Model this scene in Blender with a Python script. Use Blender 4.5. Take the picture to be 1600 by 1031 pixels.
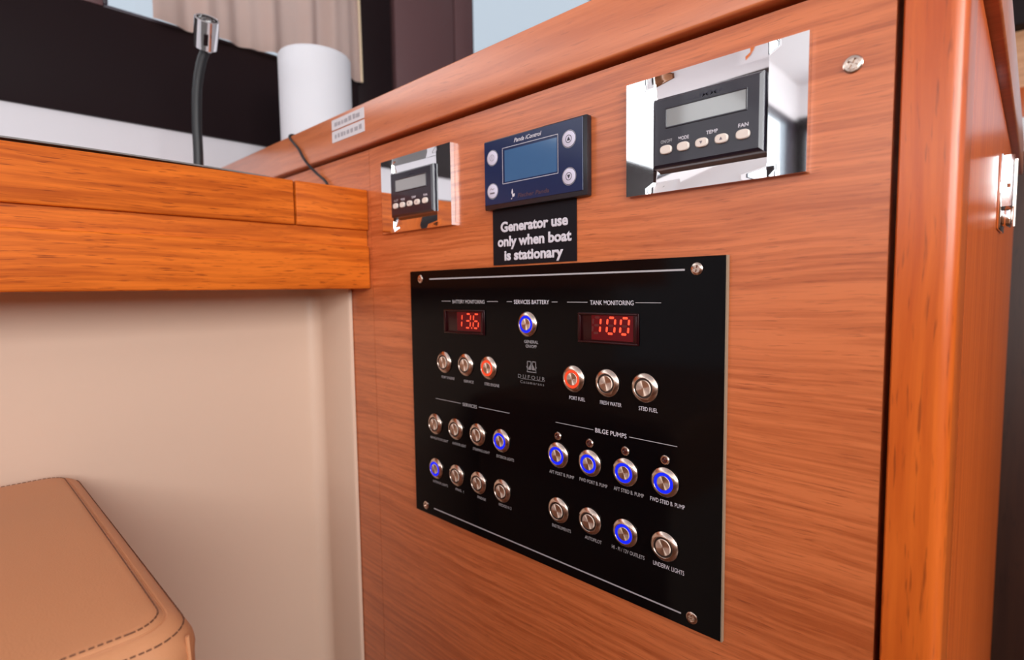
import bpy, bmesh, math, random
from mathutils import Vector, Matrix
random.seed(7)
for o in list(bpy.data.objects): bpy.data.objects.remove(o)
SC = bpy.context.scene
COL = SC.collection

# ------------------------------------------------------------------ camera
# Working units: millimetres, x along the bulkhead, y = 0 on the bulkhead face
# (negative = towards the room), z = 0 at eye height.  K turns them to metres.
S = 1.2
K = S / 1000.0
EYE = 0.70                       # height of the lens above the cabin sole
FPX, YAW, PITCH, ROLL = 855.75, -0.76221, -0.0742326, 0.0134644
DW = 312.2                       # lens to bulkhead
FLOOR = -EYE / K
fwd = Vector((math.sin(YAW)*math.cos(PITCH), math.cos(YAW)*math.cos(PITCH), math.sin(PITCH)))
r0 = Vector((math.cos(YAW), -math.sin(YAW), 0)); d0 = fwd.cross(r0)
rgt = math.cos(ROLL)*r0 + math.sin(ROLL)*d0
dwn = -math.sin(ROLL)*r0 + math.cos(ROLL)*d0
cam_d = bpy.data.cameras.new('camera'); cam = bpy.data.objects.new('camera', cam_d); COL.objects.link(cam)
up = -dwn; bk = -fwd
cam.matrix_world = Matrix(((rgt.x, up.x, bk.x, 0), (rgt.y, up.y, bk.y, -DW*K), (rgt.z, up.z, bk.z, EYE), (0, 0, 0, 1)))
cam_d.sensor_width = 36; cam_d.lens = 36*FPX/1600; cam_d.clip_start = 0.02
cam_d.dof.use_dof = True; cam_d.dof.focus_distance = 0.425; cam_d.dof.aperture_fstop = 5.6
SC.camera = cam

def ray(px, py):
    return rgt*((px-800)/FPX) + dwn*((py-515.5)/FPX) + fwd
def on_y(px, py, h=0.0):
    """point where a photo pixel meets the plane standing h mm proud of the bulkhead -> (x, z)"""
    r = ray(px, py); t = (DW-h)/r.y
    return r.x*t, r.z*t
def on_x(px, py, x):
    r = ray(px, py); t = x/r.x
    return r.y*t-DW, r.z*t

# ------------------------------------------------------------------ world + exposure
w = bpy.data.worlds.new('sky'); SC.world = w; w.use_nodes = True
nt = w.node_tree; nt.nodes.clear()
wo = nt.nodes.new('ShaderNodeOutputWorld'); bg = nt.nodes.new('ShaderNodeBackground')
bg.inputs[0].default_value = (0.74, 0.82, 0.92, 1); bg.inputs[1].default_value = 1.0
nt.links.new(bg.outputs[0], wo.inputs[0])
SC.view_settings.view_transform = 'Standard'; SC.view_settings.look = 'None'
SC.view_settings.exposure = -0.1; SC.view_settings.gamma = 1.0; SC.view_settings.use_curve_mapping = False
# daylight outside the cabin's own windows (sizes and distances in the millimetre units above)
def daylight(name, at, rot, sx, sy, watt):
    ld = bpy.data.lights.new(name, 'AREA'); ld.shape = 'RECTANGLE'; ld.size = sx*K; ld.size_y = sy*K
    ld.energy = watt; ld.color = (1.0, .97, .94)
    o = bpy.data.objects.new(name, ld); COL.objects.link(o)
    o.location = Vector(at)*K+Vector((0, 0, EYE)); o.rotation_euler = rot
daylight('window_right_offscreen', (1770, -1500, 520), (0, math.pi/2, 0), 760, 2680, 150.0)      # starboard windows
daylight('window_back_offscreen', (375, -2970, 625), (math.pi/2, 0, 0), 2500, 370, 34.0)          # aft windows
daylight('window_left_offscreen', (-1020, -1500, 628), (0, -math.pi/2, 0), 464, 2680, 13.0)       # port windows aft of the desk

# ------------------------------------------------------------------ materials
MATS = {}
def pbr(name, col, rough=0.5, metal=0.0, spec=0.5, coat=0.0, emit=None, estr=0.0, aniso=0.0, bump=None, trans=0.0, coat_rough=0.05):
    m = bpy.data.materials.new(name); m.use_nodes = True; t = m.node_tree
    b = t.nodes['Principled BSDF']
    b.inputs['Base Color'].default_value = (*col, 1); b.inputs['Roughness'].default_value = rough
    b.inputs['Metallic'].default_value = metal; b.inputs['Specular IOR Level'].default_value = spec
    b.inputs['Coat Weight'].default_value = coat; b.inputs['Coat Roughness'].default_value = coat_rough
    b.inputs['Transmission Weight'].default_value = trans
    if emit:
        b.inputs['Emission Color'].default_value = (*emit, 1); b.inputs['Emission Strength'].default_value = estr
    if aniso:
        b.inputs['Anisotropic'].default_value = aniso
        tg = t.nodes.new('ShaderNodeTangent'); tg.direction_type = 'RADIAL'; tg.axis = 'Y'
        t.links.new(tg.outputs[0], b.inputs['Tangent'])
    if bump:
        sc, strength, dist = bump
        tc = t.nodes.new('ShaderNodeTexCoord'); n = t.nodes.new('ShaderNodeTexNoise'); n.inputs['Scale'].default_value = sc
        n.inputs['Detail'].default_value = 4
        bp = t.nodes.new('ShaderNodeBump'); bp.inputs['Strength'].default_value = strength; bp.inputs['Distance'].default_value = dist
        t.links.new(tc.outputs['Object'], n.inputs['Vector']); t.links.new(n.outputs['Fac'], bp.inputs['Height'])
        t.links.new(bp.outputs[0], b.inputs['Normal'])
    MATS[name] = m
    return m

def wood(name, light, dark, pore, axis, rough=0.35, across=120.0, along=4.0, coat=0.0, pore_amt=0.5, spec=0.4, warp=0.006, ramp=(.32, .66)):
    m = bpy.data.materials.new(name); m.use_nodes = True; t = m.node_tree; N = t.nodes.new; L = t.links.new
    b = t.nodes['Principled BSDF']; b.inputs['Roughness'].default_value = rough
    b.inputs['Specular IOR Level'].default_value = spec; b.inputs['Coat Weight'].default_value = coat; b.inputs['Coat Roughness'].default_value = 0.28
    tc = N('ShaderNodeTexCoord')
    wn = N('ShaderNodeTexNoise'); wn.inputs['Scale'].default_value = 7.0; wn.inputs['Detail'].default_value = 2
    L(tc.outputs['Object'], wn.inputs['Vector'])
    vs = N('ShaderNodeVectorMath'); vs.operation = 'SUBTRACT'; vs.inputs[1].default_value = (.5, .5, .5); L(wn.outputs['Color'], vs.inputs[0])
    vm = N('ShaderNodeVectorMath'); vm.operation = 'SCALE'; vm.inputs['Scale'].default_value = warp*2; L(vs.outputs[0], vm.inputs[0])
    va = N('ShaderNodeVectorMath'); L(tc.outputs['Object'], va.inputs[0]); L(vm.outputs[0], va.inputs[1])
    def mapped(al, ac):
        mp = N('ShaderNodeMapping'); s = [ac, ac, ac]; s[axis] = al
        mp.inputs['Scale'].default_value = s; L(va.outputs[0], mp.inputs['Vector']); return mp
    n1 = N('ShaderNodeTexNoise'); n1.inputs['Scale'].default_value = 1; n1.inputs['Detail'].default_value = 5; n1.inputs['Roughness'].default_value = .62
    L(mapped(along, across).outputs[0], n1.inputs['Vector'])
    n2 = N('ShaderNodeTexNoise'); n2.inputs['Scale'].default_value = 1; n2.inputs['Detail'].default_value = 3
    L(mapped(along*.5, across*.12).outputs[0], n2.inputs['Vector'])
    n3 = N('ShaderNodeTexNoise'); n3.inputs['Scale'].default_value = 1; n3.inputs['Detail'].default_value = 2
    L(mapped(along*9, across*4.5).outputs[0], n3.inputs['Vector'])
    r1 = N('ShaderNodeValToRGB'); r1.color_ramp.elements[0].position = ramp[0]; r1.color_ramp.elements[1].position = ramp[1]
    r1.color_ramp.elements[0].color = (*dark, 1); r1.color_ramp.elements[1].color = (*light, 1)
    ad = N('ShaderNodeMath'); ad.operation = 'MULTIPLY_ADD'; ad.inputs[1].default_value = .45
    sb = N('ShaderNodeMath'); sb.operation = 'SUBTRACT'; sb.inputs[1].default_value = .5; L(n2.outputs['Fac'], sb.inputs[0])
    L(sb.outputs[0], ad.inputs[0]); L(n1.outputs['Fac'], ad.inputs[2]); L(ad.outputs[0], r1.inputs[0])
    rp = N('ShaderNodeValToRGB'); rp.color_ramp.elements[0].position = .60; rp.color_ramp.elements[1].position = .72
    rp.color_ramp.elements[0].color = (0, 0, 0, 1); rp.color_ramp.elements[1].color = (pore_amt,)*3 + (1,)
    L(n3.outputs['Fac'], rp.inputs[0])
    mx = N('ShaderNodeMix'); mx.data_type = 'RGBA'; mx.inputs[7].default_value = (*pore, 1)
    L(rp.outputs[0], mx.inputs[0]); L(r1.outputs[0], mx.inputs[6]); L(mx.outputs[2], b.inputs['Base Color'])
    bp = N('ShaderNodeBump'); bp.inputs['Strength'].default_value = .12; bp.inputs['Distance'].default_value = .0006
    L(n1.outputs['Fac'], bp.inputs['Height']); L(bp.outputs[0], b.inputs['Normal'])
    MATS[name] = m
    return m

wood('veneer', (.61, .162, .050), (.41, .089, .022), (.18, .032, .008), 0, rough=.34, across=260, along=6, pore_amt=.5, spec=.5, coat=.5, ramp=(.36, .62))
wood('rail_wood', (.62, .175, .060), (.47, .112, .032), (.24, .045, .012), 0, rough=.33, across=110, along=5, pore_amt=.35, spec=.6, coat=.8)
wood('desk_wood', (.68, .155, .015), (.42, .080, .007), (.18, .027, .004), 1, rough=.5, across=170, along=5, pore_amt=.75, spec=.15, ramp=(.36, .62))
wood('post_wood', (.64, .130, .016), (.46, .072, .008), (.14, .022, .006), 2, rough=.28, across=110, along=4, pore_amt=.55, coat=.3)
wood('side_wood', (.74, .140, .020), (.58, .095, .012), (.25, .04, .01), 2, rough=.27, across=120, along=5, pore_amt=.3, coat=.15, spec=.3)
wood('sole_wood', (.22, .085, .035), (.13, .045, .018), (.05, .02, .01), 0, rough=.35, across=40, along=2)
wood('dark_wood', (.050, .018, .010), (.032, .011, .007), (.015, .005, .003), 2, rough=.5, across=60, along=3)
wood('pale_wood', (.75, .40, .22), (.62, .30, .15), (.4, .2, .1), 0, rough=.4, across=60, along=3)
pbr('black_acrylic', (.0020, .0017, .0022), .10, spec=.11)
pbr('acrylic_edge', (.30, .22, .15), .3)
pbr('print_silver', (.40, .38, .40), .45)
pbr('print_white', (.62, .58, .64), .5)
pbr('print_dim', (.20, .19, .20), .5)
pbr('steel', (.62, .50, .43), .24, 1.0)
pbr('steel_brushed', (.70, .55, .46), .42, 1.0, aniso=1.0)
pbr('steel_dark', (.07, .055, .05), .4, .8)
pbr('chrome', (.86, .86, .88), .035, 1.0)
pbr('blue_light', (.004, .008, .1), .6, spec=.1, emit=(.006, .016, 1.0), estr=1.15)
pbr('red_light', (.1, .008, .005), .6, spec=.1, emit=(1.0, .075, .022), estr=1.0)
pbr('led_off', (.06, .008, .008), .2)
pbr('red_smoke', (.022, .002, .003), .3, spec=.25)
pbr('red_window', (.030, .001, .002), .15, spec=.2, emit=(.10, .001, .003), estr=.8)
pbr('digit_on', (.4, .02, .01), .4, emit=(1.0, .085, .03), estr=1.25)
pbr('digit_off', (.09, .006, .006), .4)
pbr('module_black', (.014, .010, .020), .32, spec=.5, coat=.2)
pbr('lcd', (.26, .26, .26), .10, spec=.9, coat=1.0)
pbr('key_cream', (.72, .62, .56), .5)
pbr('navy_film', (.006, .012, .062), .22, spec=.45)
pbr('navy_housing', (.010, .009, .014), .35)
pbr('lcd_blue', (.050, .125, .27), .12, spec=.8, coat=.6)  # base blue lightened to carry the sky's reflection on the screen
pbr('key_lilac', (.60, .56, .68), .45)
pbr('ink_dark', (.02, .018, .035), .5)
pbr('ink_red', (.055, .014, .022), .5)
pbr('ink_grey', (.16, .13, .16), .5)
pbr('sign_black', (.006, .005, .008), .5, spec=.15)
pbr('worn_ink', (.34, .30, .32), .6)
pbr('sticker', (.62, .56, .58), .5)
pbr('black_rubber', (.008, .007, .009), .5)
pbr('gelcoat', (.66, .47, .36), .42, spec=.35)
pbr('leather', (.62, .275, .130), .48, spec=.35, bump=(900, .25, .0006))
pbr('thread', (.16, .060, .030), .8)
pbr('white_shell', (.80, .78, .80), .45)
pbr('cream_shell', (.70, .60, .50), .5)
pbr('lining_dark', (.011, .0048, .0058), .5, spec=.14)
pbr('lining_brown', (.105, .050, .053), .45, spec=.4)
pbr('window_rubber', (.03, .018, .03), .5)
pbr('curtain', (.76, .60, .54), .85, bump=(1500, .3, .0004))
pbr('curtain_hem', (.62, .48, .33), .85)
pbr('paper', (.64, .63, .67), .7, bump=(700, .3, .0008))
pbr('hull_white', (.56, .53, .56), .45)
pbr('paper_core', (.45, .33, .22), .8)
pbr('mat_grey', (.16, .145, .14), .5)
pbr('lamp_glass', (.05, .035, .03), .2)
def glass_mat():
    m = bpy.data.materials.new('window_glass'); m.use_nodes = True; t = m.node_tree; t.nodes.clear()
    o = t.nodes.new('ShaderNodeOutputMaterial'); mx = t.nodes.new('ShaderNodeMixShader'); mx.inputs[0].default_value = .05
    a = t.nodes.new('ShaderNodeBsdfTransparent'); a.inputs[0].default_value = (.93, .95, .96, 1); g = t.nodes.new('ShaderNodeBsdfGlossy'); g.inputs['Roughness'].default_value = .02
    t.links.new(a.outputs[0], mx.inputs[1]); t.links.new(g.outputs[0], mx.inputs[2]); t.links.new(mx.outputs[0], o.inputs[0])
    MATS['window_glass'] = m
glass_mat()
def translucent(name, amt):
    m = MATS[name]; t = m.node_tree; b = t.nodes['Principled BSDF']; o = t.nodes['Material Output']
    tr = t.nodes.new('ShaderNodeBsdfTranslucent'); tr.inputs[0].default_value = b.inputs['Base Color'].default_value
    mx = t.nodes.new('ShaderNodeMixShader'); mx.inputs[0].default_value = amt
    t.links.new(b.outputs[0], mx.inputs[1]); t.links.new(tr.outputs[0], mx.inputs[2]); t.links.new(mx.outputs[0], o.inputs[0])
translucent('curtain', .45)

# ------------------------------------------------------------------ mesh helpers (millimetres)
ORG = {}
def box(bm, x0, x1, y0, y1, z0, z1, bev=0.0, seg=2):
    v = [bm.verts.new((x, y, z)) for x in (x0, x1) for y in (y0, y1) for z in (z0, z1)]
    fs = [(0, 1, 3, 2), (4, 6, 7, 5), (0, 4, 5, 1), (2, 3, 7, 6), (0, 2, 6, 4), (1, 5, 7, 3)]
    nf = [bm.faces.new([v[i] for i in f]) for f in fs]
    if bev > 0:
        es = set(e for f in nf for e in f.edges)
        bmesh.ops.bevel(bm, geom=list(es), offset=bev, segments=seg, affect='EDGES', profile=.5)
    return bm
def nbox(*a, **k): return box(bmesh.new(), *a, **k)
def lathe(bm, prof, c=(0, 0, 0), n=40, axis='y'):
    """profile of (radius, height); axis 'y' points out of the bulkhead (-y), 'z' points up"""
    rings = []
    for r, h in prof:
        if r < 1e-6:
            p = (c[0], c[1]-h, c[2]) if axis == 'y' else (c[0], c[1], c[2]+h)
            rings.append([bm.verts.new(p)]); continue
        ring = []
        for i in range(n):
            a = 2*math.pi*i/n
            ring.append(bm.verts.new((c[0]+r*math.cos(a), c[1]-h, c[2]+r*math.sin(a)) if axis == 'y' else (c[0]+r*math.cos(a), c[1]+r*math.sin(a), c[2]+h)))
        rings.append(ring)
    for A, B in zip(rings, rings[1:]):
        for i in range(n):
            j = (i+1) % n
            if len(A) == 1 and len(B) == 1: break
            if len(A) == 1: f = (A[0], B[j], B[i])
            elif len(B) == 1: f = (A[i], A[j], B[0])
            else: f = (A[i], A[j], B[j], B[i])
            bm.faces.new(f)
    return bm
def tube(bm, pts, r, n=10, closed=False, caps=True):
    pts = [Vector(p) for p in pts]; rings = []
    for i, p in enumerate(pts):
        a = pts[max(i-1, 0)]; b = pts[min(i+1, len(pts)-1)]
        if closed: a = pts[i-1]; b = pts[(i+1) % len(pts)]
        d = (b-a).normalized(); u = d.cross(Vector((0.13, 0.21, 0.97)))
        if u.length < .05: u = d.cross(Vector((1, 0, 0)))
        u.normalize(); v = d.cross(u)
        rr = r[i] if isinstance(r, (list, tuple)) else r
        rings.append([bm.verts.new(p+u*rr*math.cos(2*math.pi*k/n)+v*rr*math.sin(2*math.pi*k/n)) for k in range(n)])
    m = len(rings)
    for i in range(m if closed else m-1):
        A = rings[i]; B = rings[(i+1) % m]
        for k in range(n): bm.faces.new((A[k], A[(k+1) % n], B[(k+1) % n], B[k]))
    if caps and not closed:
        bm.faces.new(rings[0]); bm.faces.new(rings[-1][::-1])
    return bm
def smooth_path(pts, n=8):
    P = [Vector(p) for p in pts]; P = [P[0]*2-P[1]]+P+[P[-1]*2-P[-2]]; out = []
    for i in range(1, len(P)-2):
        for k in range(n):
            t = k/n; a, b, c, d = P[i-1:i+3]
            out.append(.5*((2*b)+(c-a)*t+(2*a-5*b+4*c-d)*t*t+(3*b-a-3*c+d)*t**3))
    return out+[P[-2]]
def prism(bm, poly, y0, y1):
    """(x, z) outline stood between two y planes"""
    A = [bm.verts.new((x, y0, z)) for x, z in poly]; B = [bm.verts.new((x, y1, z)) for x, z in poly]
    bm.faces.new(A); bm.faces.new(B[::-1]); n = len(poly)
    for i in range(n): bm.faces.new((A[i], B[i], B[(i+1) % n], A[(i+1) % n]))
    return bm
def finish(name, bm, mat, origin, smooth=True):
    bmesh.ops.recalc_face_normals(bm, faces=bm.faces)
    for v in bm.verts: v.co = (v.co-Vector(origin))*K
    me = bpy.data.meshes.new(name); bm.to_mesh(me); bm.free()
    if smooth and len(me.polygons):
        me.shade_smooth(); me.set_sharp_from_angle(angle=math.radians(32))
    me.materials.append(MATS[mat] if isinstance(mat, str) else mat)
    return me
def link(name, data, parent=None, at=(0, 0, 0)):
    o = bpy.data.objects.new(name, data); COL.objects.link(o)
    if parent is not None:
        o.parent = parent; po = ORG[parent.name]
        o.location = (Vector(at)-Vector(po))*K
    else:
        o.location = Vector(at)*K+Vector((0, 0, EYE))
    ORG[o.name] = tuple(at)
    return o
def part(name, bm, mat, parent, at=None, smooth=True, kind=None, label=None):
    at = ORG[parent.name] if at is None else at
    o = link(name, finish(name, bm, mat, at, smooth), parent, at)
    if kind: o['kind'] = kind
    if label: o['label'] = label
    return o
def thing(name, at, label, cat, group=None):
    o = link(name, None, None, at); o.empty_display_size = .02
    return tag(o, label, cat, group)
def tag(o, label, cat=None, group=None):
    o['label'] = label
    if cat: o['category'] = cat
    if group: o['group'] = group
    return o
def solo(name, bm, mat, at, label, cat, group=None, smooth=True):
    return tag(link(name, finish(name, bm, mat, at, smooth), None, at), label, cat, group)
def struct(name, bm, mat, at=(0, 0, 0), label=None, parent=None, smooth=True):
    o = link(name, finish(name, bm, mat, at, smooth), parent, at)
    if parent is None: o['kind'] = 'structure'
    if label: o['label'] = label
    return o

# ------------------------------------------------------------------ text (flat print)
def text_mesh(body, bold=0.0, shear=0.0, spacing=1.0, thick=0.0):
    cu = bpy.data.curves.new('txt', 'FONT'); cu.body = body; cu.size = 1.0; cu.offset = bold; cu.shear = shear; cu.space_character = spacing
    cu.resolution_u = 3; cu.bevel_depth = thick; cu.bevel_resolution = 1
    o = bpy.data.objects.new('txt', cu); COL.objects.link(o)
    dg = bpy.context.evaluated_depsgraph_get(); me = bpy.data.meshes.new_from_object(o.evaluated_get(dg))
    bpy.data.objects.remove(o); bpy.data.curves.remove(cu)
    return me
def lettering(body, x0, x1, z, cap, h, mat, parent, bold=0.0, shear=0.0, spacing=1.0, dz=0.0, name='lettering', thick=0.0):
    """print text from x0 to x1 (mm), caps centred on height z, h mm proud of the bulkhead; dz = rise from x0 to x1"""
    me = text_mesh(body, bold, shear, spacing, thick)
    xs = [v.co.x for v in me.vertices]; a, b = min(xs), max(xs)
    bm = bmesh.new(); bm.from_mesh(me); bpy.data.meshes.remove(me)
    for v in bm.verts:
        u = (v.co.x-a)/(b-a); v.co = (x0+u*(x1-x0), -h-max(v.co.z, -.02)*4 if thick else -h, z+(v.co.y-.36)*cap/.72+dz*(u-.5))
    return part(name, bm, mat, parent, smooth=False)
def letter_px(body, pl, pr, py, cap, h, mat, parent, **k):
    x0, _ = on_y(pl, py, h); x1, _ = on_y(pr, py, h); _, z = on_y((pl+pr)/2, py, h)
    return lettering(body, x0, x1, z, cap, h, mat, parent, **k)
def line_px(pl, pr, z, wd, h, mat, parent, pyref, name='printed_line'):
    x0, _ = on_y(pl, pyref[0], h); x1, _ = on_y(pr, pyref[1], h)
    return part(name, nbox(x0, x1, -h-.05, -h+.3, z-wd/2, z+wd/2), mat, parent, smooth=False)

# ================================================================== SETTING
X_HULL, X_RIGHT, Y_BACK, Y_FAR, CEIL = -950, 1700, -2900, 1750, 1050
# floor and ceiling
struct('floor', nbox(X_HULL-40, X_RIGHT+40, Y_BACK-40, Y_FAR+40, FLOOR-30, FLOOR), 'sole_wood', label='brown wooden cabin floor')
bm = bmesh.new()
hat = (-250, 500, -1500, -750)      # added deck hatch opening, there to let sky light in
for a in ((X_HULL-40, X_RIGHT+40, Y_BACK-40, hat[2]), (X_HULL-40, X_RIGHT+40, hat[3], Y_FAR+40), (X_HULL-40, hat[0], hat[2], hat[3]), (hat[1], X_RIGHT+40, hat[2], hat[3])):
    box(bm, *a, CEIL, CEIL+40)
struct('ceiling', bm, 'white_shell', label='white cabin ceiling with a deck hatch added to let daylight in')
hw = struct('window_3', nbox(hat[0], hat[1], hat[2], hat[3], CEIL+14, CEIL+20), 'window_glass', label='pane of the added deck hatch')
bm = bmesh.new()
for a in ((hat[0]-25, hat[1]+25, hat[2]-25, hat[2]), (hat[0]-25, hat[1]+25, hat[3], hat[3]+25), (hat[0]-25, hat[0], hat[2], hat[3]), (hat[1], hat[1]+25, hat[2], hat[3])): box(bm, *a, CEIL-12, CEIL+1, .8)
part('frame', bm, 'window_rubber', hw)

# hull side (left): white lower wall, dark lining, windows above
ZA, ZB, ZC = 245, 396, 860
wl = struct('wall_left', nbox(X_HULL-40, X_HULL, Y_BACK, Y_FAR, FLOOR, ZA), 'hull_white', label='white hull side with dark lining and windows')
part('upper_wall', nbox(X_HULL-40, X_HULL, Y_BACK, Y_FAR, ZC, CEIL), 'white_shell', wl)
part('lining_panel', nbox(X_HULL-40, X_HULL+6, Y_BACK, 264, ZA, ZB, 2), 'lining_dark', wl)
part('lining_panel', nbox(X_HULL-40, X_HULL+6, 264, 342, ZA, ZC, 2), 'lining_dark', wl)
part('lining_panel', nbox(X_HULL-40, X_HULL+6, 352, 505, ZA, ZC, 2), 'lining_brown', wl)
part('lining_panel', nbox(X_HULL-40, X_HULL+6, 509, 562, ZA, ZC, 2), 'lining_brown', wl)
part('lining_panel', nbox(X_HULL-40, X_HULL+6, 562, Y_FAR, ZA, ZB, 2), 'lining_dark', wl)
part('seam_strip', nbox(X_HULL-40, X_HULL-16, 342, 352, ZA, ZC), 'lining_dark', wl)
part('seam_strip', nbox(X_HULL-40, X_HULL-2, 505, 509, ZA, ZC), 'window_rubber', wl)
def hull_window(name, y0, y1, label):
    g = struct(name, nbox(X_HULL-24, X_HULL-18, y0, y1, ZB, ZC), 'window_glass', label=label)
    bm = bmesh.new()
    for a in ((y0, y1, ZB, ZB+5), (y0, y1, ZC-16, ZC), (y0, y0+6, ZB+5, ZC-16), (y1-6, y1, ZB+5, ZC-16)): box(bm, X_HULL-36, X_HULL+2, *a, 1.5)
    part('frame', bm, 'window_rubber', g)
hull_window('window_1', -128, 264, 'hull window half covered by the cream curtain')
hull_window('window_2', 562, Y_FAR-150, 'bright hull window beyond the brown lining')
hull_window('window_4', -1500, -160, 'long hull window beside the desk')
part('mullion', nbox(X_HULL-40, X_HULL+6, -160, -128, ZB, ZC, 2), 'lining_brown', wl)
part('mullion', nbox(X_HULL-40, X_HULL+6, -1600, -1500, ZB, ZC, 2), 'lining_dark', wl)
hull_window('window_16', Y_BACK+60, -1600, 'aft hull window')
part('mullion', nbox(X_HULL-40, X_HULL+6, Y_BACK, Y_BACK+60, ZB, ZC, 2), 'lining_dark', wl)
part('mullion', nbox(X_HULL-40, X_HULL+6, Y_FAR-150, Y_FAR, ZB, ZC, 2), 'lining_dark', wl)

# aft wall behind the photographer: cream below, dark-framed windows, white above
wb = struct('wall_back', nbox(X_HULL, X_RIGHT, Y_BACK-40, Y_BACK, FLOOR, 120), 'sole_wood', label='wood and cream aft wall under a row of windows')
part('upper_wall', nbox(X_HULL, X_RIGHT, Y_BACK-40, Y_BACK, 880, CEIL), 'white_shell', wb)
part('seat_back', nbox(X_HULL, X_RIGHT, Y_BACK-40, Y_BACK+8, 120, 330, 4), 'cream_shell', wb)
part('lining_panel', nbox(X_HULL, X_RIGHT, Y_BACK-40, Y_BACK+6, 330, 440, 2), 'lining_dark', wb)
part('lining_panel', nbox(X_HULL, X_RIGHT, Y_BACK-40, Y_BACK+6, 810, 880, 2), 'lining_dark', wb)
xs = [X_HULL, -620, -80, 470, 1040, X_RIGHT]
for i, x in enumerate(xs): part('mullion', nbox(max(x-45, X_HULL), min(x+45, X_RIGHT), Y_BACK-40, Y_BACK+6, 440, 810, 2), 'lining_dark', wb)
for i, (a, b) in enumerate(zip(xs, xs[1:])):
    struct('window_%d' % (5+i), nbox(a+45, b-45, Y_BACK-24, Y_BACK-18, 440, 810), 'window_glass', label='aft saloon window')
# starboard wall
wr = struct('wall_right', nbox(X_RIGHT, X_RIGHT+40, Y_BACK, Y_FAR, FLOOR, 140), 'sole_wood', label='wood starboard wall under windows')
part('upper_wall', nbox(X_RIGHT, X_RIGHT+40, Y_BACK, Y_FAR, 900, CEIL), 'white_shell', wr)
ys = [Y_BACK, -1500, -100, Y_FAR]
for y in ys: part('mullion', nbox(X_RIGHT-6, X_RIGHT+40, max(y-60, Y_BACK), min(y+60, Y_FAR), 140, 900, 2), 'lining_dark', wr)
for i, (a, b) in enumerate(zip(ys, ys[1:])):
    struct('window_%d' % (10+i), nbox(X_RIGHT+18, X_RIGHT+24, a+60, b-60, 140, 900), 'window_glass', label='starboard saloon window')
# forward wall, far beyond the console
wf = struct('wall_front', nbox(X_HULL, X_RIGHT, Y_FAR, Y_FAR+40, FLOOR, 420), 'dark_wood', label='dark forward wall far beyond the console')
part('upper_wall', nbox(X_HULL, X_RIGHT, Y_FAR, Y_FAR+40, 930, CEIL), 'lining_dark', wf)
for a, b in ((X_HULL, -880), (-260, 30), (420, 700), (1300, X_RIGHT)): part('mullion', nbox(a, b, Y_FAR-4, Y_FAR+40, 420, 930, 2), 'lining_dark', wf)
for i, (a, b) in enumerate(((-880, -260), (30, 420), (700, 1300))):
    struct('window_%d' % (13+i), nbox(a, b, Y_FAR+18, Y_FAR+24, 420, 930), 'window_glass', label='forward saloon window')

# ------------------------------------------------------------------ console bulkhead
XS = -25.0                        # console's right-hand side plane
RB, RT = 146.5, 187.5             # rail bottom / top
con = struct('wall_console', nbox(-495.5, -51.3, 0, 26, FLOOR, RB-3.4), 'veneer', label='wood veneered console wall carrying the instruments')
part('veneer_strip', nbox(-948, -496.6, .4, 26, FLOOR, RB-3.4), 'veneer', con)
part('rebate', nbox(-948, -51.3, 16, 26, RB-3.4, RB), 'veneer', con)
part('rebate', nbox(-51.3, -48.6, 23, 26, FLOOR, RB), 'veneer', con)
# corner post, rounded on its outer arris
poly = [(-48.6, .5), (-47.9, -.6), (-31.5, -.6)]
for i in range(9):
    a = math.pi/2*i/8; poly.append((XS-6.5+6.5*math.sin(a), -.6+6.5-6.5*math.cos(a)))
poly += [(XS, 34), (-48.6, 34)]
bm = bmesh.new(); A = [bm.verts.new((x, y, FLOOR)) for x, y in poly]; B = [bm.verts.new((x, y, RB)) for x, y in poly]
bm.faces.new(A[::-1]); bm.faces.new(B)
for i in range(len(poly)): bm.faces.new((A[i], A[(i+1) % len(poly)], B[(i+1) % len(poly)], B[i]))
struct('trim_1', bm, 'post_wood', label='solid orange wood corner post of the console')
struct('wall_side', nbox(XS-22, XS-.3, 34, 718, FLOOR, RB-3.4), 'side_wood', label='glossy wood side panel of the console')
struct('trim_5', nbox(XS-22, XS-14, 34, 718, RB-3.4, RB), 'side_wood', label='rebate under the side rail')
# overhanging top rail, along the front and round the corner
struct('trim_2', nbox(-948, XS+6.2, -6.2, 30, RB, RT, 1.6, 3), 'rail_wood', label='wood top rail overhanging the console wall')
struct('trim_3', nbox(XS-26, XS+6.2, 30.4, 720, RB, RT, 1.6, 3), 'rail_wood', label='wood top rail along the console side')
# work surface behind the rail
struct('trim_4', nbox(-948, XS-27, 31, 640, 96, 110, 1), 'white_shell', label='white worktop behind the console rail')

# ================================================================== DESK
desk = thing('chart_table', (-515, -300, 2), 'orange wood chart table with a jointed front edge board and apron', 'table')
part('edge_board', nbox(-526, -500, -640, -78.0, 62.6, 103.4, 1.4, 3), 'desk_wood', desk)
part('edge_board', nbox(-526, -500, -76.0, -.3, 62.6, 103.4, 1.0, 3), 'desk_wood', desk)
part('joint', nbox(-526, -514, -78.0, -76.0, 63, 103), 'desk_wood', desk)
part('recessed_strip', nbox(-520, -503.6, -640, -.3, 44, 62.6), 'desk_wood', desk)
part('apron', nbox(-520, -499.4, -640, -.3, 2.5, 46.2, 1.6, 3), 'desk_wood', desk)
part('top_panel', nbox(-946, -526, -640, -.3, 84, 101.0), 'white_shell', desk)
part('soffit', nbox(-612, -520, -640, -.3, 31, 44), 'gelcoat', desk)
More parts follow.
